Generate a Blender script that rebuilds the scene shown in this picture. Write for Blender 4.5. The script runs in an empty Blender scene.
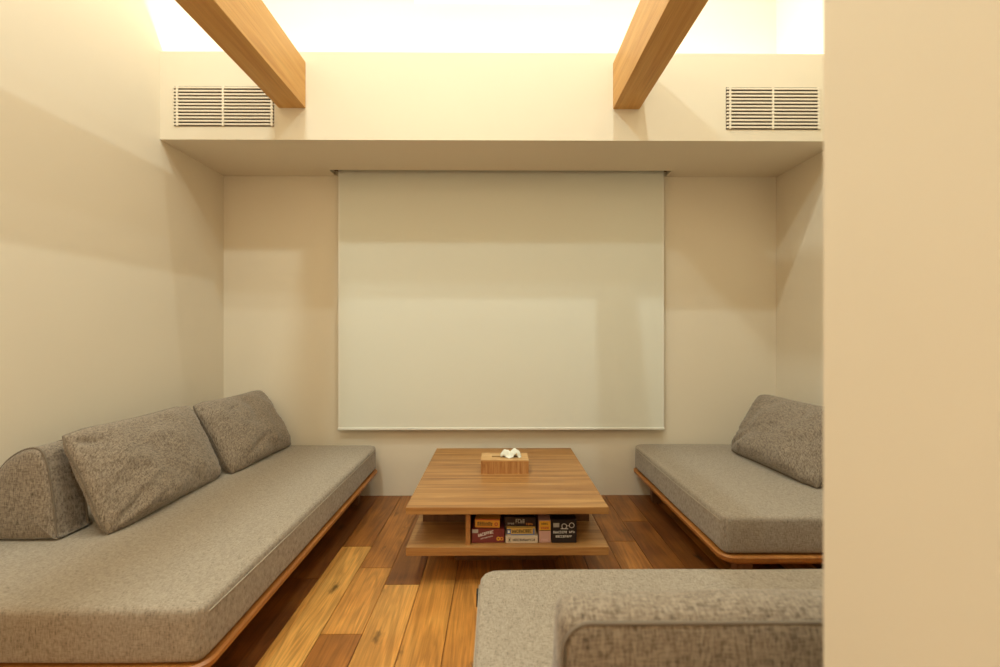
import bpy, bmesh, math, random
from mathutils import Vector, Matrix, noise
random.seed(7)
S = bpy.context.scene
COL = S.collection
PI = math.pi

# ------------------------------------------------------------------ camera
cd = bpy.data.cameras.new('camera')
cam = bpy.data.objects.new('camera', cd); COL.objects.link(cam)
cam.location = (0, 0, 1.10)
cam.rotation_euler = (PI/2, 0, -math.radians(0.387))
cd.sensor_width = 36; cd.lens = 16.0; cd.clip_start = 0.02
cd.dof.use_dof = True; cd.dof.focus_distance = 2.5; cd.dof.aperture_fstop = 2.4
S.camera = cam

# ------------------------------------------------------------------ world + exposure
w = bpy.data.worlds.new('world'); S.world = w; w.use_nodes = True
w.node_tree.nodes['Background'].inputs[0].default_value = (1, .85, .65, 1)
w.node_tree.nodes['Background'].inputs[1].default_value = 0.02
S.view_settings.view_transform = 'Standard'; S.view_settings.look = 'None'
S.view_settings.gamma = 1; S.view_settings.use_curve_mapping = False
S.view_settings.exposure = 0.69

# ------------------------------------------------------------------ lights (ceiling downlights, cove strip, added fills)
def area(name, loc, size, power, color, rot=(0,0,0), size_y=None, shape='DISK', spread=None):
    l = bpy.data.lights.new(name, 'AREA'); l.energy = power; l.color = color; l.shape = shape; l.size = size
    if size_y is not None: l.size_y = size_y
    if spread: l.spread = spread
    o = bpy.data.objects.new(name, l); COL.objects.link(o); o.location = loc; o.rotation_euler = rot
    return o
WARM = (1.0, .955, .86)
D0 = math.radians
COOL = (.85, 1.0, .96)
area('downlight_or_fill', (.60, 1.18, 4.20), .08, 16.5, COOL)
area('downlight_or_fill', (-1.10, 2.19, 4.20), .08, 5, COOL)
area('downlight_or_fill', (1.05, 2.19, 4.20), .08, 4, COOL)
area('downlight_or_fill', (-1.10, 1.0, 4.20), .12, 8, COOL)
area('downlight_or_fill', (-1.0, .15, 4.20), .20, 22, (.82, 1, .97))  # added fill near the camera to brighten the partition
area('room_fill', (-.1, .8, 4.17), 1.1, 4, (1, .8, .5))  # added soft warm fill, not a known fixture
area('rear_fill', (-.75, -1.55, 2.1), 1.4, 5, (1, .80, .52), rot=(PI/2, 0, 0), size_y=.9, shape='RECTANGLE')  # unseen fill panel added behind the camera
area('rear_upper_fill', (-.7, -.9, 2.9), .8, 5, (1, .80, .52), rot=(D0(50), 0, 0))  # second unseen fill, added higher up behind the camera
area('cove_lamp', (0.02, 2.72, 2.30), 3.6, 22, (.96, 1, .98), rot=(PI, 0, 0), size_y=.10, shape='RECTANGLE')

# ------------------------------------------------------------------ material helpers
def new_mat(name):
    m = bpy.data.materials.new(name); m.use_nodes = True
    nt = m.node_tree; b = nt.nodes['Principled BSDF']
    return m, nt, b
def N(nt, t, **kw):
    n = nt.nodes.new(t)
    for k, v in kw.items():
        if hasattr(n, k): setattr(n, k, v)
        else: n.inputs[k].default_value = v
    return n
def plain(name, c, rough=.6, metal=0.0, emit=None, es=1.0):
    m, nt, b = new_mat(name)
    b.inputs['Base Color'].default_value = (*c, 1); b.inputs['Roughness'].default_value = rough
    b.inputs['Metallic'].default_value = metal
    if emit: b.inputs['Emission Color'].default_value = (*emit, 1); b.inputs['Emission Strength'].default_value = es
    return m
def ramp(nt, stops):
    r = nt.nodes.new('ShaderNodeValToRGB')
    e = r.color_ramp.elements
    while len(e) > 1: e.remove(e[0])
    e[0].position = stops[0][0]; e[0].color = (*stops[0][1], 1)
    for p, c in stops[1:]:
        x = e.new(p); x.color = (*c, 1)
    return r
def paint(name, c, bump=.05):
    m, nt, b = new_mat(name)
    tc = N(nt, 'ShaderNodeTexCoord'); n1 = N(nt, 'ShaderNodeTexNoise'); n1.inputs['Scale'].default_value = 1.3
    n1.inputs['Detail'].default_value = 3
    nt.links.new(tc.outputs['Object'], n1.inputs['Vector'])
    r = ramp(nt, [(.3, tuple(x*.97 for x in c)), (.7, c)])
    nt.links.new(n1.outputs['Fac'], r.inputs[0]); nt.links.new(r.outputs[0], b.inputs['Base Color'])
    n2 = N(nt, 'ShaderNodeTexNoise'); n2.inputs['Scale'].default_value = 160
    nt.links.new(tc.outputs['Object'], n2.inputs['Vector'])
    bp = N(nt, 'ShaderNodeBump'); bp.inputs['Strength'].default_value = bump; bp.inputs['Distance'].default_value = .002
    nt.links.new(n2.outputs['Fac'], bp.inputs['Height']); nt.links.new(bp.outputs[0], b.inputs['Normal'])
    b.inputs['Roughness'].default_value = .85; b.inputs['Specular IOR Level'].default_value = .25
    return m
def wood(name, dark, mid, light, axis='X', scale=1.0, rough=.42, stretch=14, contrast=(.35, .65)):
    """grain runs along `axis` of the object's own coordinates"""
    m, nt, b = new_mat(name)
    tc = N(nt, 'ShaderNodeTexCoord'); mp = N(nt, 'ShaderNodeMapping')
    sc = {'X': (1, stretch, stretch), 'Y': (stretch, 1, stretch), 'Z': (stretch, stretch, 1)}[axis]
    mp.inputs['Scale'].default_value = tuple(scale*s for s in sc)
    nt.links.new(tc.outputs['Object'], mp.inputs[0])
    n1 = N(nt, 'ShaderNodeTexNoise'); n1.inputs['Scale'].default_value = 1.2; n1.inputs['Detail'].default_value = 7
    n1.inputs['Roughness'].default_value = .62; n1.inputs['Distortion'].default_value = .5
    nt.links.new(mp.outputs[0], n1.inputs['Vector'])
    r = ramp(nt, [(contrast[0]-.1, dark), (.5, mid), (contrast[1]+.05, light)])
    nt.links.new(n1.outputs['Fac'], r.inputs[0])
    mp2 = N(nt, 'ShaderNodeMapping'); mp2.inputs['Scale'].default_value = tuple(scale*(s if s == 1 else s*6) for s in sc)
    nt.links.new(tc.outputs['Object'], mp2.inputs[0])
    n2 = N(nt, 'ShaderNodeTexNoise'); n2.inputs['Scale'].default_value = 3; n2.inputs['Detail'].default_value = 3
    nt.links.new(mp2.outputs[0], n2.inputs['Vector'])
    r2 = ramp(nt, [(.3, (.72, .68, .62)), (.55, (1, 1, 1))])
    nt.links.new(n2.outputs['Fac'], r2.inputs[0])
    mx = N(nt, 'ShaderNodeMix', data_type='RGBA', blend_type='MULTIPLY'); mx.inputs[0].default_value = .6
    nt.links.new(r.outputs[0], mx.inputs[6]); nt.links.new(r2.outputs[0], mx.inputs[7])
    nt.links.new(mx.outputs[2], b.inputs['Base Color'])
    bp = N(nt, 'ShaderNodeBump'); bp.inputs['Strength'].default_value = .12; bp.inputs['Distance'].default_value = .002
    nt.links.new(n2.outputs['Fac'], bp.inputs['Height']); nt.links.new(bp.outputs[0], b.inputs['Normal'])
    b.inputs['Roughness'].default_value = rough
    return m
def fabric(name, c0, c1, c2, s=1.0, contrast=1.0):
    """heathered plain weave: threads running both ways plus soft mottling"""
    m, nt, b = new_mat(name)
    tc = N(nt, 'ShaderNodeTexCoord')
    facs = []
    for sc in ((70, 520, 520), (520, 70, 70), (260, 260, 90)):
        mp = N(nt, 'ShaderNodeMapping'); mp.inputs['Scale'].default_value = tuple(x*s for x in sc)
        nt.links.new(tc.outputs['Object'], mp.inputs[0])
        n = N(nt, 'ShaderNodeTexNoise'); n.inputs['Scale'].default_value = .55; n.inputs['Detail'].default_value = 2.5
        nt.links.new(mp.outputs[0], n.inputs['Vector']); facs.append(n)
    a = N(nt, 'ShaderNodeMath', operation='ADD'); nt.links.new(facs[0].outputs['Fac'], a.inputs[0]); nt.links.new(facs[1].outputs['Fac'], a.inputs[1])
    a2 = N(nt, 'ShaderNodeMath', operation='ADD'); nt.links.new(a.outputs[0], a2.inputs[0]); nt.links.new(facs[2].outputs['Fac'], a2.inputs[1])
    d = N(nt, 'ShaderNodeMath', operation='DIVIDE'); d.inputs[1].default_value = 3.0; nt.links.new(a2.outputs[0], d.inputs[0])
    k = .085/contrast
    r = ramp(nt, [(.5-k*1.25, c0), (.5-k*.25, c1), (.5+k, c2)])
    nt.links.new(d.outputs[0], r.inputs[0]); nt.links.new(r.outputs[0], b.inputs['Base Color'])
    bp = N(nt, 'ShaderNodeBump'); bp.inputs['Strength'].default_value = .35; bp.inputs['Distance'].default_value = .003
    nt.links.new(d.outputs[0], bp.inputs['Height']); nt.links.new(bp.outputs[0], b.inputs['Normal'])
    b.inputs['Roughness'].default_value = .95; b.inputs['Specular IOR Level'].default_value = .15
    b.inputs['Sheen Weight'].default_value = .25; b.inputs['Sheen Roughness'].default_value = .5
    return m

M = {}
WALL = (.86, .755, .605)
M['wall'] = paint('cream_paint', WALL)
M['ceil'] = paint('white_paint', (.86, .82, .70))
M['screen'] = plain('screen_fabric', (.82, .80, .70), .8)
M['screen_edge'] = plain('screen_border', (.86, .83, .74), .5)
M['vent'] = plain('cream_vent', (.86, .76, .62), .5)
M['dark'] = plain('slot_shade', (.02, .014, .01), .9)
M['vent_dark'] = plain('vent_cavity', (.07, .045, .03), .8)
M['beam'] = wood('beam_wood', (.54, .24, .05), (.68, .36, .10), (.76, .45, .145), 'Y', 1.0, .5, 16)
M['table'] = wood('table_wood', (.26, .105, .030), (.43, .205, .063), (.55, .295, .105), 'X', 1.3, .36, 20, (.38, .62))
M['table_edge'] = wood('table_edge_wood', (.30, .12, .03), (.40, .17, .05), (.46, .22, .07), 'X', 1.5, .42, 11)
M['frame'] = wood('sofa_frame_wood', (.32, .105, .022), (.47, .18, .038), (.56, .24, .06), 'Y', 1.5, .4, 12)
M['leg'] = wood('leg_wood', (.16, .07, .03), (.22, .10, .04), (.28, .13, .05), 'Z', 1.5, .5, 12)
M['tissue_wood'] = wood('tissue_wood', (.30, .11, .03), (.48, .22, .07), (.60, .32, .12), 'Z', 5, .5, 9)
M['fabric'] = fabric('grey_weave', (.17, .13, .095), (.34, .275, .21), (.46, .38, .30), 1.7, .75)
M['fabric_c'] = fabric('grey_weave_cushion', (.105, .077, .055), (.245, .187, .138), (.39, .315, .24), 1.35, .8)
M['seam'] = plain('seam_thread', (.58, .50, .39), .9)
M['seam_dark'] = plain('seam_dark_cord', (.20, .155, .115), .9)  # darker cord colour for cushion seams and piping
M['tag'] = plain('black_tag', (.02, .02, .02), .7)
M['paper'] = plain('tissue_paper', (.86, .86, .76), .9)
M['metal'] = plain('white_bar', (.85, .82, .74), .35)

# ------------------------------------------------------------------ mesh helpers
def link(name, bm, mat, parent=None, smooth=False):
    me = bpy.data.meshes.new(name); bmesh.ops.recalc_face_normals(bm, faces=bm.faces[:])
    bm.to_mesh(me); bm.free()
    if smooth:
        for p in me.polygons: p.use_smooth = True
    for x in (mat if isinstance(mat, (list, tuple)) else [mat]): me.materials.append(x)
    o = bpy.data.objects.new(name, me); COL.objects.link(o)
    if parent: o.parent = parent
    return o
def box(bm, x0, x1, y0, y1, z0, z1, bev=0, mi=0, seg=2):
    r = bmesh.ops.create_cube(bm, size=1)
    vs = r['verts']
    for v in vs:
        v.co = Vector((x0+(v.co.x+.5)*(x1-x0), y0+(v.co.y+.5)*(y1-y0), z0+(v.co.z+.5)*(z1-z0)))
    fs = set(f for v in vs for f in v.link_faces)
    for f in fs: f.material_index = mi
    if bev:
        es = list(set(e for v in vs for e in v.link_edges))
        bmesh.ops.bevel(bm, geom=es, offset=bev, segments=seg, affect='EDGES', profile=.5)
def boxes(*bs, bev=0):
    bm = bmesh.new()
    for b in bs: box(bm, *b, bev=bev)
    return bm
def tube(bm, pts, r, closed=False, n=8):
    pts = [Vector(p) for p in pts]; rings = []
    L = len(pts)
    for i, p in enumerate(pts):
        a = pts[(i-1) % L] if (closed or i > 0) else p
        c = pts[(i+1) % L] if (closed or i < L-1) else p
        t = (c-a).normalized()
        u = t.cross(Vector((0, 0, 1)))
        if u.length < .1: u = t.cross(Vector((0, 1, 0)))
        u.normalize(); v = t.cross(u)
        rings.append([bm.verts.new(p + r*(math.cos(2*PI*k/n)*u + math.sin(2*PI*k/n)*v)) for k in range(n)])
    for i in range(L if closed else L-1):
        A, B = rings[i], rings[(i+1) % L]
        # align rings so the tube does not twist
        j = min(range(n), key=lambda j: (A[0].co-B[j].co).length)
        for k in range(n):
            bm.faces.new((A[k], A[(k+1) % n], B[(j+k+1) % n], B[(j+k) % n]))
    if not closed:
        bm.faces.new(rings[0]); bm.faces.new(rings[-1])
def struct(name, bm, mat, parent=None):
    o = link(name, bm, mat, parent)
    if not parent: o['kind'] = 'structure'
    return o
def thing(name, label, cat, loc=(0, 0, 0), rot=(0, 0, 0), group=None):
    o = bpy.data.objects.new(name, None); COL.objects.link(o); o.location = loc; o.rotation_euler = rot
    o.empty_display_size = .1
    o['label'] = label; o['category'] = cat
    if group: o['group'] = group
    return o
def tag(o, label, cat, group=None):
    o['label'] = label; o['category'] = cat
    if group: o['group'] = group
    return o

# ------------------------------------------------------------------ room shell
XL, XR, YB, YF, ZC = -1.850, 1.905, 3.02, -1.6, 4.24
BY, BZ0, BZ1 = 2.453, 2.166, 2.65           # bulkhead face, underside, top
struct('wall_left', boxes((XL-.1, XL, YF-.1, YB+.1, 0, ZC)), M['wall'])
struct('wall_right', boxes((XR, XR+.1, YF-.1, YB+.1, 0, ZC)), M['wall'])
# back wall with an opening for the high panel
WX0, WX1, WZ0, WZ1 = -.56, .63, 3.337, 3.56
struct('wall_back', boxes((XL, XR, YB, YB+.1, 0, WZ0), (XL, WX0, YB, YB+.1, WZ0, ZC), (WX1, XR, YB, YB+.1, WZ0, ZC),
                          (WX0, WX1, YB, YB+.1, WZ1, ZC)), M['wall'])
struct('wall_front', boxes((XL, XR, YF-.1, YF, 0, ZC)), M['wall'])
struct('ceiling', boxes((XL-.1, XR+.1, YF-.1, YB+.1, ZC, ZC+.1)), M['ceil'])
# partition wall beside the camera (its end stands in the picture's right third)
bm = bmesh.new(); box(bm, .366, XR, YF, .50, 0, ZC)
es = [e for e in bm.edges if abs(e.verts[0].co.x-.366) < 1e-4 and abs(e.verts[1].co.x-.366) < 1e-4 and abs(e.verts[0].co.y-.5) < 1e-4 and abs(e.verts[1].co.y-.5) < 1e-4]
bmesh.ops.bevel(bm, geom=es, offset=.004, segments=3, affect='EDGES')
struct('wall_partition', bm, M['wall'])
# bulkhead: front panel + soffit with a slot for the roll-up screen; open on top (cove)
SX0, SX1, SY0, SY1 = -1.094, 1.147, 2.905, 3.006
struct('wall_bulkhead', boxes((XL, XR, BY, BY+.03, BZ0, BZ1),
        (XL, XR, BY+.03, SY0, BZ0, BZ0+.03), (XL, SX0, SY0, YB, BZ0, BZ0+.03), (SX1, XR, SY0, YB, BZ0, BZ0+.03),
        (SX0, SX1, SY1, YB, BZ0, BZ0+.03)), M['wall'])
o = struct('trim_1', boxes((SX0, SX1, SY0-.012, SY0, BZ0+.03, BZ0+.16), (SX0, SX1, SY1, SY1+.012, BZ0+.03, BZ0+.16),
        (SX0, SX1, SY0-.012, SY1+.012, BZ0+.16, BZ0+.17), (SX0-.01, SX0, SY0, SY1, BZ0+.03, BZ0+.16), (SX1, SX1+.01, SY0, SY1, BZ0+.03, BZ0+.16)), M['leg'])
# assumed pale panel with an added glow (only its lower edge shows at the top of the picture)
wn = struct('pale_panel_1', boxes((WX0, WX1, YB, YB+.09, WZ0, WZ0+.02), (WX0, WX1, YB, YB+.09, WZ1-.02, WZ1),
        (WX0, WX0+.02, YB, YB+.09, WZ0+.02, WZ1-.02), (WX1-.02, WX1, YB, YB+.09, WZ0+.02, WZ1-.02)), M['metal'])
link('glow_pane', boxes((WX0+.02, WX1-.02, YB+.05, YB+.06, WZ0+.02, WZ1-.02)), plain('glowing_pane', (.9, .9, .88), .3, emit=(1, .98, .92), es=.6), wn)

# ------------------------------------------------------------------ floor: wide oak planks running away from the camera
def floor():
    m, nt, b = new_mat('oak_planks')
    tc = N(nt, 'ShaderNodeTexCoord'); at = N(nt, 'ShaderNodeAttribute'); at.attribute_name = 'plank'
    sep = N(nt, 'ShaderNodeSeparateColor'); nt.links.new(at.outputs['Color'], sep.inputs[0])
    off = N(nt, 'ShaderNodeCombineXYZ')
    mu = N(nt, 'ShaderNodeMath', operation='MULTIPLY'); mu.inputs[1].default_value = 37.0
    nt.links.new(sep.outputs[1], mu.inputs[0]); nt.links.new(mu.outputs[0], off.inputs[0]); nt.links.new(mu.outputs[0], off.inputs[1])
    ad = N(nt, 'ShaderNodeVectorMath', operation='ADD'); nt.links.new(tc.outputs['Object'], ad.inputs[0]); nt.links.new(off.outputs[0], ad.inputs[1])
    mp = N(nt, 'ShaderNodeMapping'); mp.inputs['Scale'].default_value = (11, 1.1, 1); nt.links.new(ad.outputs[0], mp.inputs[0])
    # cathedral grain: distorted bands
    nz = N(nt, 'ShaderNodeTexNoise'); nz.inputs['Scale'].default_value = .9; nz.inputs['Detail'].default_value = 6; nz.inputs['Distortion'].default_value = 1.2
    nt.links.new(mp.outputs[0], nz.inputs['Vector'])
    wv = N(nt, 'ShaderNodeMath', operation='MULTIPLY'); wv.inputs[1].default_value = 34; nt.links.new(nz.outputs['Fac'], wv.inputs[0])
    sn = N(nt, 'ShaderNodeMath', operation='SINE'); nt.links.new(wv.outputs[0], sn.inputs[0])
    g = N(nt, 'ShaderNodeMapRange'); g.inputs[1].default_value = -1; g.inputs[2].default_value = 1; g.inputs[3].default_value = .78; g.inputs[4].default_value = 1.08
    nt.links.new(sn.outputs[0], g.inputs[0])
    # fine fibres
    mp2 = N(nt, 'ShaderNodeMapping'); mp2.inputs['Scale'].default_value = (160, 5, 1); nt.links.new(ad.outputs[0], mp2.inputs[0])
    n2 = N(nt, 'ShaderNodeTexNoise'); n2.inputs['Scale'].default_value = 1; n2.inputs['Detail'].default_value = 3; nt.links.new(mp2.outputs[0], n2.inputs['Vector'])
    g2 = N(nt, 'ShaderNodeMapRange'); g2.inputs[1].default_value = .3; g2.inputs[2].default_value = .7; g2.inputs[3].default_value = .76; g2.inputs[4].default_value = 1.12
    nt.links.new(n2.outputs['Fac'], g2.inputs[0])
    # knots and dark smears
    mp3 = N(nt, 'ShaderNodeMapping'); mp3.inputs['Scale'].default_value = (8, 3.4, 1); nt.links.new(ad.outputs[0], mp3.inputs[0])
    vo = N(nt, 'ShaderNodeTexVoronoi'); vo.inputs['Scale'].default_value = 1.0; nt.links.new(mp3.outputs[0], vo.inputs['Vector'])
    g3 = N(nt, 'ShaderNodeMapRange'); g3.inputs[1].default_value = .04; g3.inputs[2].default_value = .20; g3.inputs[3].default_value = .25; g3.inputs[4].default_value = 1
    nz5 = N(nt, 'ShaderNodeTexNoise'); nz5.inputs['Scale'].default_value = 9; nz5.inputs['Detail'].default_value = 5; nt.links.new(mp3.outputs[0], nz5.inputs['Vector'])
    kd = N(nt, 'ShaderNodeMath', operation='MULTIPLY_ADD'); kd.inputs[1].default_value = .30; nt.links.new(nz5.outputs['Fac'], kd.inputs[0])
    ks = N(nt, 'ShaderNodeMath', operation='SUBTRACT'); ks.inputs[1].default_value = .13; nt.links.new(vo.outputs['Distance'], ks.inputs[0]); nt.links.new(ks.outputs[0], kd.inputs[2])
    nt.links.new(kd.outputs[0], g3.inputs[0])
    n4 = N(nt, 'ShaderNodeTexNoise'); n4.inputs['Scale'].default_value = 5; n4.inputs['Detail'].default_value = 4; nt.links.new(ad.outputs[0], n4.inputs['Vector'])
    # per-plank tone 0 dark .. 1 light, blotched a little
    t = N(nt, 'ShaderNodeMath', operation='MULTIPLY_ADD'); t.inputs[1].default_value = .55; nt.links.new(n4.outputs['Fac'], t.inputs[0])
    sb = N(nt, 'ShaderNodeMath', operation='SUBTRACT'); sb.inputs[1].default_value = .275; nt.links.new(sep.outputs[0], sb.inputs[0]); nt.links.new(sb.outputs[0], t.inputs[2])
    r = ramp(nt, [(0.0, (.20, .065, .016)), (.3, (.42, .155, .030)), (.6, (.66, .285, .060)), (1.0, (.84, .44, .115))])
    nt.links.new(t.outputs[0], r.inputs[0])
    cur = r.outputs[0]
    for gg in (g, g2, g3):
        mx = N(nt, 'ShaderNodeVectorMath', operation='SCALE'); nt.links.new(cur, mx.inputs[0]); nt.links.new(gg.outputs[0], mx.inputs[3]); cur = mx.outputs[0]
    nt.links.new(cur, b.inputs['Base Color'])
    bp = N(nt, 'ShaderNodeBump'); bp.inputs['Strength'].default_value = .15; bp.inputs['Distance'].default_value = .002
    nt.links.new(n2.outputs['Fac'], bp.inputs['Height']); nt.links.new(bp.outputs[0], b.inputs['Normal'])
    b.inputs['Roughness'].default_value = .40
    bm = bmesh.new(); cl = bm.loops.layers.color.new('plank')
    W = .1535; x0 = -.8-W*7
    # joints (Y) and tones for the planks that show, row index from X=-.8
    known = {0: [(-1.6, .8), (.4, .9), (2.30, .45)], 1: [(-1.6, .6), (.3, .52), (1.63, .78), (2.09, .55)], 2: [(-1.6, .5), (.35, .85), (1.95, .40)],
             3: [(-1.6, .7), (.9, .8), (2.36, .42)], 4: [(-1.6, .6), (.7, .70), (2.2, .4)], -1: [(-1.6, .3), (.8, .15), (2.0, .2)],
             8: [(-1.6, .5), (1.2, .45), (2.55, .3)], 9: [(-1.6, .5), (1.5, .55), (2.35, .42)], 10: [(-1.6, .5), (1.3, .35), (2.6, .5)], 7: [(-1.6, .4), (1.8, .6)]}
    gap = .0014
    box(bm, XL, XR, YF, YB, -.06, -.006)
    for f in bm.faces:
        for l in f.loops: l[cl] = (0, 0, 0, 1)
    i = -7
    while True:
        a = -.8+W*i; bb = a+W
        if a > XR: break
        segs = known.get(i)
        if not segs:
            segs = []; y = YF
            while y < YB:
                segs.append((y, random.uniform(.25, .8))); y += random.uniform(.7, 1.5)
        for j, (ya, tone) in enumerate(segs):
            yb = segs[j+1][0] if j+1 < len(segs) else YB
            if yb > YB: yb = YB
            r = bmesh.ops.create_cube(bm, size=1); vs = r['verts']
            xa, xb = max(a+gap, XL), min(bb-gap, XR)
            if xb <= xa: bmesh.ops.delete(bm, geom=vs); continue
            for v in vs:
                v.co = Vector((xa+(v.co.x+.5)*(xb-xa), ya+gap+(v.co.y+.5)*(yb-ya-2*gap), -.006 + (v.co.z+.5)*.006))
            rnd = random.random()
            for f in set(f for v in vs for f in v.link_faces):
                for l in f.loops: l[cl] = (tone, rnd, 0, 1)
        i += 1
    return struct('floor', bm, m)
floor()

# ------------------------------------------------------------------ beams
for nm, x0, x1, lab in (('ceiling_beam', -1.200, -1.053, 'honey-coloured square timber beam reaching the bulkhead by the left vent grille'),
                        ('ceiling_beam', .641, .788, 'honey-coloured square timber beam left of the right vent grille')):
    bm = bmesh.new(); box(bm, -(x1-x0)/2, (x1-x0)/2, YF, BY, 2.340, 2.594, bev=.002)
    o = link(nm, bm, M['beam']); o.location = ((x0+x1)/2, 0, 0); tag(o, lab, 'beam', 'timber ceiling beams')

# ------------------------------------------------------------------ vent grilles
def vent(x0, x1, z0, z1, lab):
    t = thing('vent_grille', lab, 'vent', ((x0+x1)/2, BY, (z0+z1)/2), group='vent grilles in the bulkhead')
    hw, hh = (x1-x0)/2, (z1-z0)/2
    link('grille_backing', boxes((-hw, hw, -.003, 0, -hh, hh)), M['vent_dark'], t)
    n = 12; p = 2*hh/(n-.0)
    for k in range(n):
        z = -hh + p*(k+.5)
        bm = bmesh.new(); box(bm, -hw, hw, -.009, -.003, z-p*.27, z+p*.27, bev=.0015, seg=1)
        link('slat', bm, M['vent'], t)
    for xx in (-hw+.02, -.003, hw-.010):
        link('mullion', boxes((xx-.005, xx+.005, -.0095, -.003, -hh, hh)), M['vent'], t)
vent(-1.772, -1.226, 2.238, 2.457, 'cream slatted vent grille high on the left, beside the left beam')
vent(1.268, 1.790, 2.230, 2.462, 'cream slatted vent grille high on the right, beside the partition wall')

# ------------------------------------------------------------------ roll-up screen
t = thing('projection_screen', 'pale roll-down projection screen hanging in front of the back wall', 'screen', (.03, 2.975, 0))
hw = 1.089
link('screen_fabric', boxes((-hw+.012, hw-.012, -.001, .001, .470, 2.27)), M['screen'], t)
link('side_border', boxes((-hw, -hw+.012, -.0015, .0015, .470, 2.27)), M['screen_edge'], t)
link('side_border', boxes((hw-.012, hw, -.0015, .0015, .470, 2.27)), M['screen_edge'], t)
bm = bmesh.new(); box(bm, -hw-.004, hw+.004, -.008, .008, .454, .472, bev=.005)
link('bottom_bar', bm, M['metal'], t)
bm = bmesh.new(); tube(bm, [(-hw, -.02, 2.285), (hw, -.02, 2.285)], .02, n=16)
link('roller', bm, M['metal'], t, True)

# ------------------------------------------------------------------ soft shapes
def rbox(bm, x0, x1, y0, y1, z0, z1, r, crown=0, sag=.0, step=.025, seed=0):
    """soft block: rounded box with a crowned top and slightly uneven faces"""
    c = Vector(((x0+x1)/2, (y0+y1)/2, (z0+z1)/2)); h = Vector(((x1-x0)/2, (y1-y0)/2, (z1-z0)/2))
    def ax(hh):
        inner = [(-hh+r)+(2*hh-2*r)*i/max(2, int((2*hh-2*r)/step)) for i in range(max(2, int((2*hh-2*r)/step))+1)]
        e = [-hh, -hh+r*.22, -hh+r*.55]
        return e + inner + [-x for x in reversed(e)]
    A = [ax(h.x), ax(h.y), ax(h.z)]
    V = {}
    def vert(i, j, k):
        key = (i, j, k)
        if key in V: return V[key]
        p = Vector((A[0][i], A[1][j], A[2][k]))
        q = Vector((max(-h.x+r, min(h.x-r, p.x)), max(-h.y+r, min(h.y-r, p.y)), max(-h.z+r, min(h.z-r, p.z))))
        d = p-q
        p = q + d.normalized()*r
        u, v = p.x/h.x, p.y/h.y
        if p.z > 0: p.z += crown*(1-u*u)*(1-v*v)*(p.z/h.z)
        nz = noise.noise(Vector((p.x*3+seed, p.y*3, p.z*3)))*sag
        p += d.normalized()*nz
        V[key] = bm.verts.new(p+c); return V[key]
    nx, ny, nz_ = len(A[0])-1, len(A[1])-1, len(A[2])-1
    for i in range(nx):
        for j in range(ny):
            bm.faces.new((vert(i, j, 0), vert(i+1, j, 0), vert(i+1, j+1, 0), vert(i, j+1, 0)))
            bm.faces.new((vert(i, j, nz_), vert(i+1, j, nz_), vert(i+1, j+1, nz_), vert(i, j+1, nz_)))
        for k in range(nz_):
            bm.faces.new((vert(i, 0, k), vert(i+1, 0, k), vert(i+1, 0, k+1), vert(i, 0, k+1)))
            bm.faces.new((vert(i, ny, k), vert(i+1, ny, k), vert(i+1, ny, k+1), vert(i, ny, k+1)))
    for j in range(ny):
        for k in range(nz_):
            bm.faces.new((vert(0, j, k), vert(0, j+1, k), vert(0, j+1, k+1), vert(0, j, k+1)))
            bm.faces.new((vert(nx, j, k), vert(nx, j+1, k), vert(nx, j+1, k+1), vert(nx, j, k+1)))

def slab(bm, x0, x1, y0, y1, z0, z1, rad, n=8, bev=.006):
    """flat board with rounded plan corners"""
    pts = []
    for cx, cy, a0 in ((x1-rad, y0+rad, -PI/2), (x1-rad, y1-rad, 0), (x0+rad, y1-rad, PI/2), (x0+rad, y0+rad, PI)):
        for i in range(n+1):
            a = a0+PI/2*i/n; pts.append((cx+rad*math.cos(a), cy+rad*math.sin(a)))
    def ring(z, s):
        cx, cy = (x0+x1)/2, (y0+y1)/2
        return [bm.verts.new((cx+(x-cx)*(1-s/abs(x1-cx)), cy+(y-cy)*(1-s/abs(y1-cy)), z)) for x, y in pts]
    R = [ring(z0, .022), ring(z0+(z1-z0)*.4, .004), ring(z1-bev, 0), ring(z1, bev)]
    L = len(pts)
    for a, b in zip(R, R[1:]):
        for i in range(L): bm.faces.new((a[i], a[(i+1) % L], b[(i+1) % L], b[i]))
    bm.faces.new(R[0]); bm.faces.new(R[-1])

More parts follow.
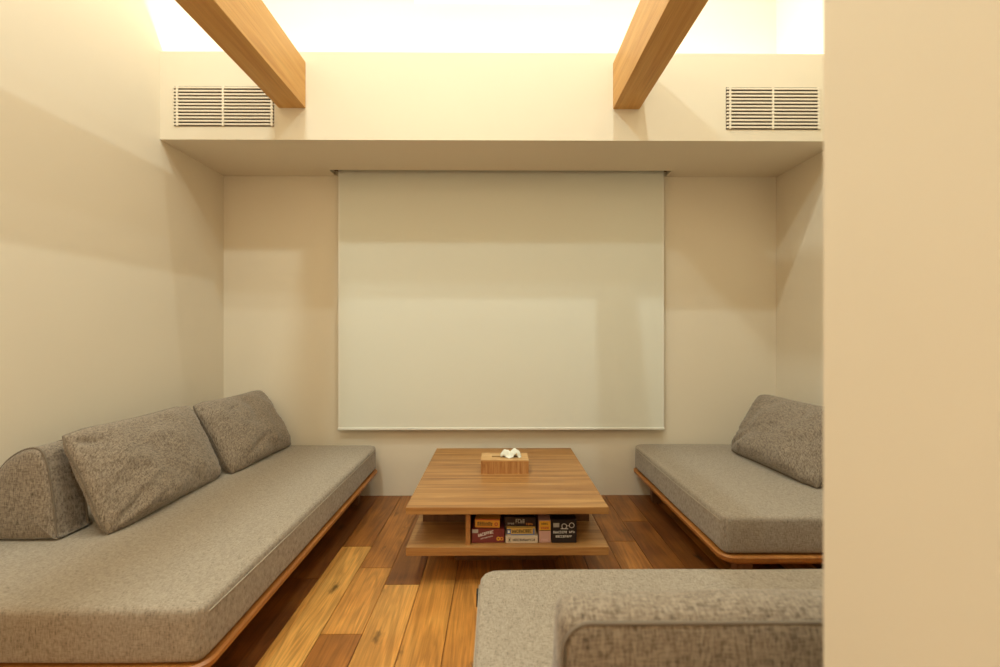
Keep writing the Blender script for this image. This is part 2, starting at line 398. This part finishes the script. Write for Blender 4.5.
def sofa(label, x0, x1, y0, y1, seed, seams):
    cx, cy = (x0+x1)/2, (y0+y1)/2; hx, hy = (x1-x0)/2, (y1-y0)/2
    t = thing('platform_sofa', label, 'sofa', (cx, cy, 0))
    bm = bmesh.new(); slab(bm, -hx, hx, -hy, hy, .167, .206, .06)
    link('frame', bm, M['frame'], t, False)
    for sx in (-1, 1):
        for sy in (-1, 1):
            bm = bmesh.new(); lx, ly = sx*(hx-.13), sy*(hy-.10)
            r = bmesh.ops.create_cube(bm, size=1)
            for v in r['verts']:
                k = 1 if v.co.z > 0 else .7
                v.co = Vector((lx+v.co.x*.07*k, ly+v.co.y*.07*k, .0825+v.co.z*.165))
            bmesh.ops.bevel(bm, geom=bm.edges[:], offset=.006, segments=2, affect='EDGES')
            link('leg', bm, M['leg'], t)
    i = .010
    bm = bmesh.new(); rbox(bm, -hx+i, hx-i, -hy+i, hy-i, .210, .361, .018, crown=.004, sag=.003, seed=seed)
    def soften(x, y):
        R = .055 if y > 0 else .03
        ax_, ay_ = abs(x)-(hx-i-R), abs(y)-(hy-i-R)
        if ax_ > 0 and ay_ > 0:
            k = max(ax_, ay_)/math.hypot(ax_, ay_)
            return math.copysign(hx-i-R+ax_*k, x), math.copysign(hy-i-R+ay_*k, y)
        return x, y
    for v in bm.verts: v.co.x, v.co.y = soften(v.co.x, v.co.y)
    mt = link('mattress', bm, M['fabric'], t, True)
    # light stitched seam along each long side, just below the top edge
    for sx in (-1, 1):
        xx = sx*(hx-i+.0016)
        bm = bmesh.new(); tube(bm, [(xx, -hy+i+.03, .338), (xx, -hy*.4, .335), (xx, hy*.4, .335), (xx, hy-i-.055, .338)], .0013, n=6)
        o = link('stitched_seam', bm, M['seam'], mt, True); o['label'] = 'light stitched seam line'
    return t, mt
s1, m1 = sofa('long grey fabric platform sofa against the left wall, three cushions on it', XL+.005, -.782, 1.187, 2.965, 1.0, True)
s2, m2 = sofa('grey fabric platform sofa in the right corner with one leaning cushion', (.902), XR-.005, 1.77, 2.985, 5.0, True)
s3, m3 = sofa('nearest grey fabric platform sofa, cut off by the bottom edge of the photo', -.062, 1.25, .535, 1.412, 9.0, True)
# small black maker's tag on the side of the nearest sofa
bm = bmesh.new(); box(bm, -.656, -.647, .31, .34, .285, .325, bev=.001)
o = link('side_tag', bm, M['tag'], m3); o['label'] = 'small black fabric tag'
o.location = (0, .04, 0)

# ------------------------------------------------------------------ loose cushions
def cushion(name, label, W, H, T, base, lean, yaw, seed, group=None, roll=0, folds=(), tagged=False, zb=.366, sq=0.0):
    """W along local X, H along local Z, thickness along local Y; bottom edge on the seat"""
    t = thing(name, label, 'cushion', base, (0, 0, 0), group)
    R = Matrix.Rotation(yaw, 3, 'Z') @ Matrix.Rotation(lean, 3, 'X') @ Matrix.Rotation(roll, 3, 'Y')
    nu, nv = 72, 48
    bm = bmesh.new()
    def pos(u, v, side):
        # outline: soft rectangle with slightly drawn-in sides and pulled corners
        px = u*W/2*(1-.035*(1-v*v)*abs(u)) ; pz = v*H/2*(1-.045*(1-u*u)*abs(v))
        cr = max(0, abs(u)+abs(v)-1.72); px -= math.copysign(cr*.10*W/2*1.4, u); pz -= math.copysign(cr*.10*W/2*1.4, v)
        e = max(0, (1-abs(u)**3.4))**.5 * max(0, (1-abs(v)**3.0))**.5
        th = T/2*e*(1+.22*(-v)*(1-u*u))         # heavier towards the bottom
        wob = noise.noise(Vector((u*2.2+seed, v*2.0, side*3)))*.014 + noise.noise(Vector((u*5+seed, v*5, side*5+2)))*.006
        # pull lines that run in from the seams
        wr = 0
        for (fu, fv, ang, wid, amp) in folds:
            du, dv = (u-fu)*W/2, (v-fv)*H/2
            al = du*math.cos(ang)+dv*math.sin(ang); ac = -du*math.sin(ang)+dv*math.cos(ang)
            wr += amp*math.exp(-(ac/wid)**2)*math.exp(-(al/(.08))**2) * (1 if side > 0 else .3)
        edge = min(1-abs(u), 1-abs(v))
        rip = .0035*math.exp(-edge/.12)*math.sin((u*W if 1-abs(v) < 1-abs(u) else v*H)*95+seed)
        y = side*(th + (wob+wr+rip)*min(1, e*1.6) + .004)
        return Vector((px, -y, pz))
    grid = {}
    for s in (1, -1):
        for i in range(nu+1):
            for j in range(nv+1):
                u = math.sin(PI/2*(2*i/nu-1)*.98)/math.sin(PI/2*.98); v = math.sin(PI/2*(2*j/nv-1)*.98)/math.sin(PI/2*.98)
                grid[s, i, j] = bm.verts.new(pos(u, v, s))
        for i in range(nu):
            for j in range(nv):
                bm.faces.new((grid[s, i, j], grid[s, i+1, j], grid[s, i+1, j+1], grid[s, i, j+1]))
    rim = [(i, 0) for i in range(nu)] + [(nu, j) for j in range(nv)] + [(i, nv) for i in range(nu, 0, -1)] + [(0, j) for j in range(nv, 0, -1)]
    for a, b in zip(rim, rim[1:]+rim[:1]):
        bm.faces.new((grid[1, a[0], a[1]], grid[1, b[0], b[1]], grid[-1, b[0], b[1]], grid[-1, a[0], a[1]]))
    rp = [(grid[1, a, b].co+grid[-1, a, b].co)/2 for a, b in rim]
    rp = [R @ p for p in rp[::2]]
    for v in bm.verts: v.co = R @ v.co
    zmin = min(v.co.z for v in bm.verts); lift = zb+.001-zmin-base[2]
    # flatten what presses on the seat
    for v in bm.verts:
        v.co.z += lift-.012
        if v.co.z+base[2] < zb+.001: v.co.z = zb+.001-base[2]
    body = link('cushion_body', bm, M['fabric_c'], t, True)
    bm = bmesh.new(); tube(bm, [p+Vector((0, 0, max(lift-.012, zb+.004-base[2]-p.z) if p.z+lift-.012+base[2] < zb+.004 else lift-.012)) for p in rp], .0032, closed=True, n=6)
    link('seam', bm, M['seam_dark'], t, True)
    if tagged:
        bm = bmesh.new(); box(bm, -.004, .012, -.012, .012, -.010, .010, bev=.001)
        o = link('side_tag', bm, M['tag'], t); o.location = R @ Vector((W/2-.004, 0, -H*.22)) + Vector((0, 0, lift-.012)); o['label'] = 'small black tag'
    return t
G = 'loose grey cushions'
D = math.radians
# yaw 90deg: local -Y (front, side=+1) faces +X ; lean tips the top towards the wall
FOLD_A = ((-.80, -.72, .5, .012, -.014), (-.6, -.8, .3, .014, .010), (-.85, .72, -.4, .012, -.010), (-.5, -.35, .25, .02, .008), (.2, .2, .1, .05, .004))
FOLD_B = ((-.2, -.55, .25, .014, -.012), (-.4, .55, .15, .014, -.010), (-.1, .1, -.2, .018, -.007), (-.4, -.65, .3, .014, -.013))
FOLD_C = ((-.70, -.62, .7, .012, -.016), (-.80, -.3, .2, .012, -.010), (-.6, -.8, .9, .012, .008), (-.5, .2, .1, .02, -.006))
cushion('cushion', 'wide grey cushion in the middle of the left sofa, leaning on the wedge bolster', .70, .42, .14, (-1.505, 1.965, .364), D(-24), D(91), 1.3, G, folds=FOLD_A)
cushion('cushion', 'grey cushion at the far end of the left sofa, nearest the screen', .64, .43, .15, (-1.475, 2.64, .364), D(-30), D(88), 6.1, G, folds=FOLD_B, tagged=True)
cushion('cushion', 'grey cushion leaning in the corner of the right sofa', .70, .42, .17, (1.585, 2.43, .364), D(-30), D(-86), 11.7, G, folds=FOLD_C)

def bolster(label, prof, length, base, yaw, seed, group):
    """firm wedge-shaped back bolster: profile in local (x,z), extruded along local y, piped round both ends"""
    t = thing('backrest_bolster', label, 'cushion', base, (0, 0, yaw), group)
    # densify profile with rounded corners (Catmull-Rom on closed loop)
    n = len(prof); P = []
    for i in range(n):
        p0, p1, p2, p3 = (Vector((*prof[(i+k-1) % n], 0)) for k in range(4))
        for s in range(6):
            q = s/6
            P.append(.5*((2*p1)+(-p0+p2)*q+(2*p0-5*p1+4*p2-p3)*q*q+(-p0+3*p1-3*p2+p3)*q**3))
    c = sum(P, Vector())/len(P)
    bm = bmesh.new(); rings = []
    m = 26; e = .03
    ys = [0, .006, .015, .03] + [.03+(length-.06)*k/m for k in range(1, m)] + [length-.03, length-.015, length-.006, length]
    for y in ys:
        d = min(y, length-y); ins = 0 if d >= e else e*.55*(1-math.sqrt(max(0, 1-(1-d/e)**2)))
        ring = []
        for p in P:
            r = p-c; q = c + r*(1-ins/max(.05, r.length))
            w = noise.noise(Vector((q.x*4+seed, y*4, q.y*4)))*.006
            q = q + r.normalized()*w
            ring.append(bm.verts.new((q.x, y-length/2, max(0.001, q.y))))
        rings.append(ring)
    L = len(P)
    for a, b in zip(rings, rings[1:]):
        for i in range(L): bm.faces.new((a[i], a[(i+1) % L], b[(i+1) % L], b[i]))
    for ring, s in ((rings[0], -1), (rings[-1], 1)):
        # end cap with a slight belly
        cap = ring
        for k in (.66, .33):
            nr = [bm.verts.new((c.x+(v.co.x-c.x)*k/(.66 if k == .33 else 1)*(1), v.co.y+s*.004, max(.001, c.y+(v.co.z-c.y)*k/(.66 if k == .33 else 1)))) for v in cap] if k == .66 else \
                 [bm.verts.new((c.x+(v.co.x-c.x)*.5, v.co.y+s*.002, c.y+(v.co.z-c.y)*.5)) for v in cap]
            for i in range(L): bm.faces.new((cap[i], cap[(i+1) % L], nr[(i+1) % L], nr[i]))
            cap = nr
        bm.faces.new(cap)
    for yy, ri in ((-length/2+.010, 2), (length/2-.010, -3)):
        pb = bmesh.new()
        pts = [Vector((v.co.x, v.co.y, v.co.z)) for v in rings[ri]]
        pts = [c3 + (p-c3)*(1+.002/max(.05, (p-c3).length)) for p in pts for c3 in (Vector((c.x, p.y, c.y)),)]
        for p in pts: p.z = max(p.z, .004)
        tube(pb, pts, .0035, closed=True, n=6)
        link('piping', pb, M['seam_dark'], t, True)
    link('cushion_body', bm, M['fabric_c'], t, True)
    return t
# wedge behind the middle cushion of the left sofa (end towards the camera)
bolster('wedge-shaped grey bolster at the near end of the left sofa, behind the wide cushion',
        [(-.16, .0), (-.165, .07), (-.09, .22), (-.02, .30), (.06, .325), (.10, .26), (.13, .02), (.12, .0)], .15, (-1.705, 1.66, .367), 0, 2.0, 'backrest bolsters')
# boxy bolster at the back of the nearest sofa, its piped back to the camera
t = thing('backrest_bolster', 'boxy grey bolster with piped back on the nearest sofa, beside the partition wall', 'cushion', (.43, .728, .369), group='backrest bolsters')
bm = bmesh.new(); rbox(bm, -.33, .33, -.043, .043, 0, .294, .03, crown=.006, sag=.006, seed=3.3)
def wedge(p):
    k = max(0, 1-p.z/.29)
    return Vector((p.x*(1+.03*k), p.y + (.055*k if p.y > 0 else -.012*k), p.z))
for v in bm.verts: v.co = wedge(v.co)
link('cushion_body', bm, M['fabric_c'], t, True)
pts = []
for cx, cz, a0 in ((.33-.045, .285-.045, 0), (-.33+.045, .285-.045, PI/2), (-.33+.045, .06, PI), (.33-.045, .06, 1.5*PI)):
    for k in range(9):
        an = a0+PI/2*k/8; pts.append(wedge(Vector((cx+.041*math.cos(an), -.039, cz+.041*math.sin(an)))))
bm = bmesh.new(); tube(bm, pts, .0035, closed=True, n=6); link('piping', bm, M['seam_dark'], t, True)

# ------------------------------------------------------------------ coffee table
TW = .44
tb = thing('coffee_table', 'low square wooden coffee table with an open lower shelf', 'table', (.045, 0, 0))
bm = bmesh.new(); box(bm, -TW, TW, 1.925, 2.920, .316, .347, bev=.002); link('tabletop', bm, M['table'], tb)
bm = bmesh.new(); box(bm, -TW, TW, 1.925, 2.920, .137, .174, bev=.002); link('lower_shelf', bm, M['table'], tb)
link('divider', boxes((-.182, -.162, 1.945, 2.855, .174, .316)), M['table_edge'], tb)
link('shade_panel', boxes((-.162, .41, 2.19, 2.21, .174, .316)), M['leg'], tb)  # added dark panel, blocks light to deepen the shelf's shade
link('shade_panel', boxes((-.41, -.182, 2.19, 2.21, .174, .316)), M['leg'], tb)  # same added shade panel for the left compartment
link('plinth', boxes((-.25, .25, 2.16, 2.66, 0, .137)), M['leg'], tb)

# tissue box with a slot and a pulled tissue
t = thing('tissue_box', 'light wooden tissue box with a tissue showing, on the coffee table', 'tissue box', (.042, 2.455, .347))
bm = bmesh.new()
hw, hd, hh = .128, .073, .068
for b in ((-hw, hw, -hd, -hd+.007, 0, hh), (-hw, hw, hd-.007, hd, 0, hh), (-hw, -hw+.007, -hd+.007, hd-.007, 0, hh), (hw-.007, hw, -hd+.007, hd-.007, 0, hh)):
    box(bm, *b)
link('box_side', bm, M['tissue_wood'], t)
bm = bmesh.new(); a, b = .070, .013
for q in ((-hw, hw, -hd, -b, hh, hh+.006), (-hw, hw, b, hd, hh, hh+.006), (-hw, -a, -b, b, hh, hh+.006), (a, hw, -b, b, hh, hh+.006)): box(bm, *q)
link('lid', bm, wood('tissue_lid_wood', (.50, .26, .09), (.66, .38, .15), (.76, .48, .22), 'X', 4, .45, 9), t)
link('inner_shadow', boxes((-hw+.008, hw-.008, -hd+.008, hd-.008, .002, .03)), M['dark'], t).name = 'inner_shade_block'  # near-black block standing in for the shade inside the slot
bm = bmesh.new()
nu, nv = 40, 22; g = {}
def lobe(x, y, cx, cy, rx, ry, h): return h*math.sqrt(max(0, 1-((x-cx)/rx)**2-((y-cy)/ry)**2))
for i in range(nu+1):
    for j in range(nv+1):
        u, v = i/nu, j/nv
        x = -.024+u*.116; y = -.036+.050*v + .006*math.sin(u*11)
        z = max(lobe(x, y, .004, -.006, .030, .024, .030), lobe(x, y, .058, -.008, .032, .026, .034))
        z += .010*math.sin(u*PI)*math.sin(v*PI) + .0022*math.sin(u*26+v*5) + .0022
        g[i, j] = bm.verts.new((x, y, hh+.007+z))
for i in range(nu):
    for j in range(nv):
        c = Vector(((i+.5)/nu-.5, (j+.5)/nv-.5))
        if abs(c.x*2)**3+abs(c.y*2)**3 < 1: bm.faces.new((g[i, j], g[i+1, j], g[i+1, j+1], g[i, j+1]))
bmesh.ops.delete(bm, geom=[v for v in bm.verts if not v.link_faces], context='VERTS')
bmesh.ops.solidify(bm, geom=bm.faces[:], thickness=.0012)
link('tissue', bm, M['paper'], t, True)

# ------------------------------------------------------------------ board game boxes on the shelf
def gbox(label, x0, x1, z0, z1, y0, depth, col, rot=0, lid=None, art=(), tilt=0):
    """carton with a lid and printing on its front; coordinates across the shelf, art in (u,v) of the front face"""
    w_, h_ = x1-x0, z1-z0
    t = thing('board_game_box', label, 'game box', ((x0+x1)/2, y0, z0), (0, 0, rot), 'board games on the table shelf')
    base = plain('carton', col, .45)
    link('carton', boxes((-w_/2+.0015, w_/2-.0015, .0015, depth-.0015, 0, h_*.3)), base, t)
    link('lid', boxes((-w_/2, w_/2, 0, depth, h_*.3 if False else .003, h_)), plain('printed_lid', lid or col, .35), t)
    by = {}
    for a in art: by.setdefault(a[0], []).append(a)
    cols = {'w': (.85, .82, .76), 'k': (.03, .02, .02), 'y': (.80, .42, .04), 'b': (.10, .16, .36), 'r': (.50, .06, .04), 'o': (.75, .28, .05), 'g': (.45, .42, .38), 'p': (.75, .5, .5)}
    names = {'w': 'white_lettering', 'k': 'dark_lettering', 'y': 'yellow_print', 'b': 'blue_print', 'r': 'red_print', 'o': 'orange_print', 'g': 'grey_print', 'p': 'pink_print'}
    for ly, (c, L) in enumerate(by.items()):
        bm = bmesh.new()
        for (_, kind, *a) in L:
            if kind == 'rect':
                u0, u1, v0, v1, an = (*a, 0)[:5]
                cx, cz = (-w_/2+w_*(u0+u1)/2), h_*(v0+v1)/2; hx_, hz_ = w_*(u1-u0)/2, h_*(v1-v0)/2
                q = [(-hx_, -hz_), (hx_, -hz_), (hx_, hz_), (-hx_, hz_)]
                ca, sa = math.cos(an), math.sin(an)
                lo = [bm.verts.new((cx+x*ca-z*sa, -.0004-.0002*ly, cz+x*sa+z*ca)) for x, z in q]
                bm.faces.new(lo)
            elif kind == 'ring':
                u, v, r, r2 = a; n = 20
                cx, cz = -w_/2+w_*u, h_*v
                A = [bm.verts.new((cx+r*math.cos(2*PI*k/n), -.0004-.0002*ly, cz+r*math.sin(2*PI*k/n))) for k in range(n)]
                if r2 > 0:
                    B = [bm.verts.new((cx+r2*math.cos(2*PI*k/n), -.0004-.0002*ly, cz+r2*math.sin(2*PI*k/n))) for k in range(n)]
                    for k in range(n): bm.faces.new((A[k], A[(k+1) % n], B[(k+1) % n], B[k]))
                else: bm.faces.new(A)
        link(names[c], bm, plain(names[c], cols[c], .5), t)
    return t
def glyphs(c, u0, u1, v0, v1, n, seed, ang=0.0, gap=.25, asp=1.0):
    """row of small blocky characters: stems and crossbars"""
    rnd = random.Random(seed); out = []; w_ = (u1-u0)/n
    for k in range(n):
        a = u0+k*w_; b = a+w_*(1-gap); sh = math.tan(ang)*((a+b)/2-u0)*asp
        A, B = v0+sh, v1+sh; h = B-A; sw = (b-a)*.28; sh2 = h*.2
        out.append((c, 'rect', a, a+sw, A, B))
        ty = rnd.randrange(4)
        if ty != 1: out.append((c, 'rect', a+sw, b, B-sh2, B))
        if ty != 2: out.append((c, 'rect', a+sw, b, A+h*.4, A+h*.4+sh2))
        if ty != 0: out.append((c, 'rect', a+sw, b, A, A+sh2))
        if ty in (1, 3): out.append((c, 'rect', b-sw, b, A+sh2, B-sh2))
    return out
ZS = .1742
gbox('maroon game box lying under the small yellow box, nearest the shelf divider', -.112, .032, ZS, ZS+.062, 1.965, .20, (.20, .035, .035), D(1),
     art=[('g', 'rect', .02, .20, .72, .98)] + [(c, k, *(r)) for (c, k, *r) in glyphs('w', .20, .68, .44, .66, 8, 3, .23, asp=2.3)] + glyphs('w', .28, .66, .26, .34, 9, 5, .23, asp=2.3)
     + [('y', 'ring', .82, .30, .0085, .004), ('o', 'ring', .92, .30, .0085, .004)])
gbox('small yellow game box with red edge, on the maroon box', -.098, .012, ZS+.0625, ZS+.1005, 1.975, .15, (.78, .38, .05), D(-3),
     art=[('r', 'rect', 0, 1, .90, 1.0)] + glyphs('k', .1, .72, .25, .68, 7, 11, .03) + [('r', 'ring', .86, .45, .008, .004), ('o', 'rect', .04, .96, .06, .14)])
gbox('cream game box with dark lettering, lowest of the middle stack', .038, .180, ZS, ZS+.031, 1.96, .20, (.72, .58, .44), 0,
     art=[('k', 'rect', .08, .085, .2, .8), ('k', 'rect', .16, .165, .2, .8), ('k', 'rect', .08, .165, .75, .8), ('k', 'rect', .08, .165, .2, .25), ('k', 'rect', .105, .14, .35, .65)] + glyphs('k', .22, .92, .34, .66, 13, 21))
gbox('yellow and blue patterned game box, second in the middle stack', .044, .170, ZS+.0315, ZS+.064, 1.97, .18, (.70, .45, .12), D(2),
     art=[('b', 'rect', .0, .14, .15, .9), ('w', 'rect', .03, .10, .35, .7), ('b', 'rect', .14, .98, .04, .18)] + glyphs('k', .18, .88, .35, .78, 9, 33) + [('b', 'rect', .92, .98, .2, .9)])
gbox('black game box with pale figures, top of the middle stack', .034, .172, ZS+.0645, ZS+.104, 1.985, .18, (.035, .02, .02), D(-2),
     art=glyphs('g', .36, .66, .35, .82, 4, 43) + glyphs('g', .1, .32, .2, .4, 4, 44) + glyphs('o', .7, .92, .15, .38, 4, 46))
gbox('pink upright game box with brown top, between the middle stack and the black box', .186, .238, ZS, ZS+.098, 1.965, .20, (.62, .36, .30), 0,
     art=[('y', 'rect', 0.02, .98, .56, .98), ('k', 'rect', .02, .98, .54, .57)] + glyphs('r', .15, .85, .62, .74, 4, 51) + glyphs('k', .2, .8, .82, .90, 4, 53) + glyphs('p', .2, .8, .1, .18, 4, 55))
gbox('black game box with white glasses drawing and white lettering, rightmost on the shelf', .242, .352, ZS, ZS+.103, 1.962, .22, (.022, .016, .018), 0,
     art=glyphs('w', .06, .62, .42, .52, 8, 61) + glyphs('w', .70, .94, .43, .52, 3, 62) + glyphs('w', .16, .82, .24, .33, 9, 63)
     + [('w', 'ring', .50, .72, .012, .0095), ('w', 'ring', .80, .76, .012, .0095), ('w', 'rect', .58, .70, .73, .75), ('w', 'rect', .36, .66, .60, .63), ('g', 'rect', .06, .30, .68, .86)])
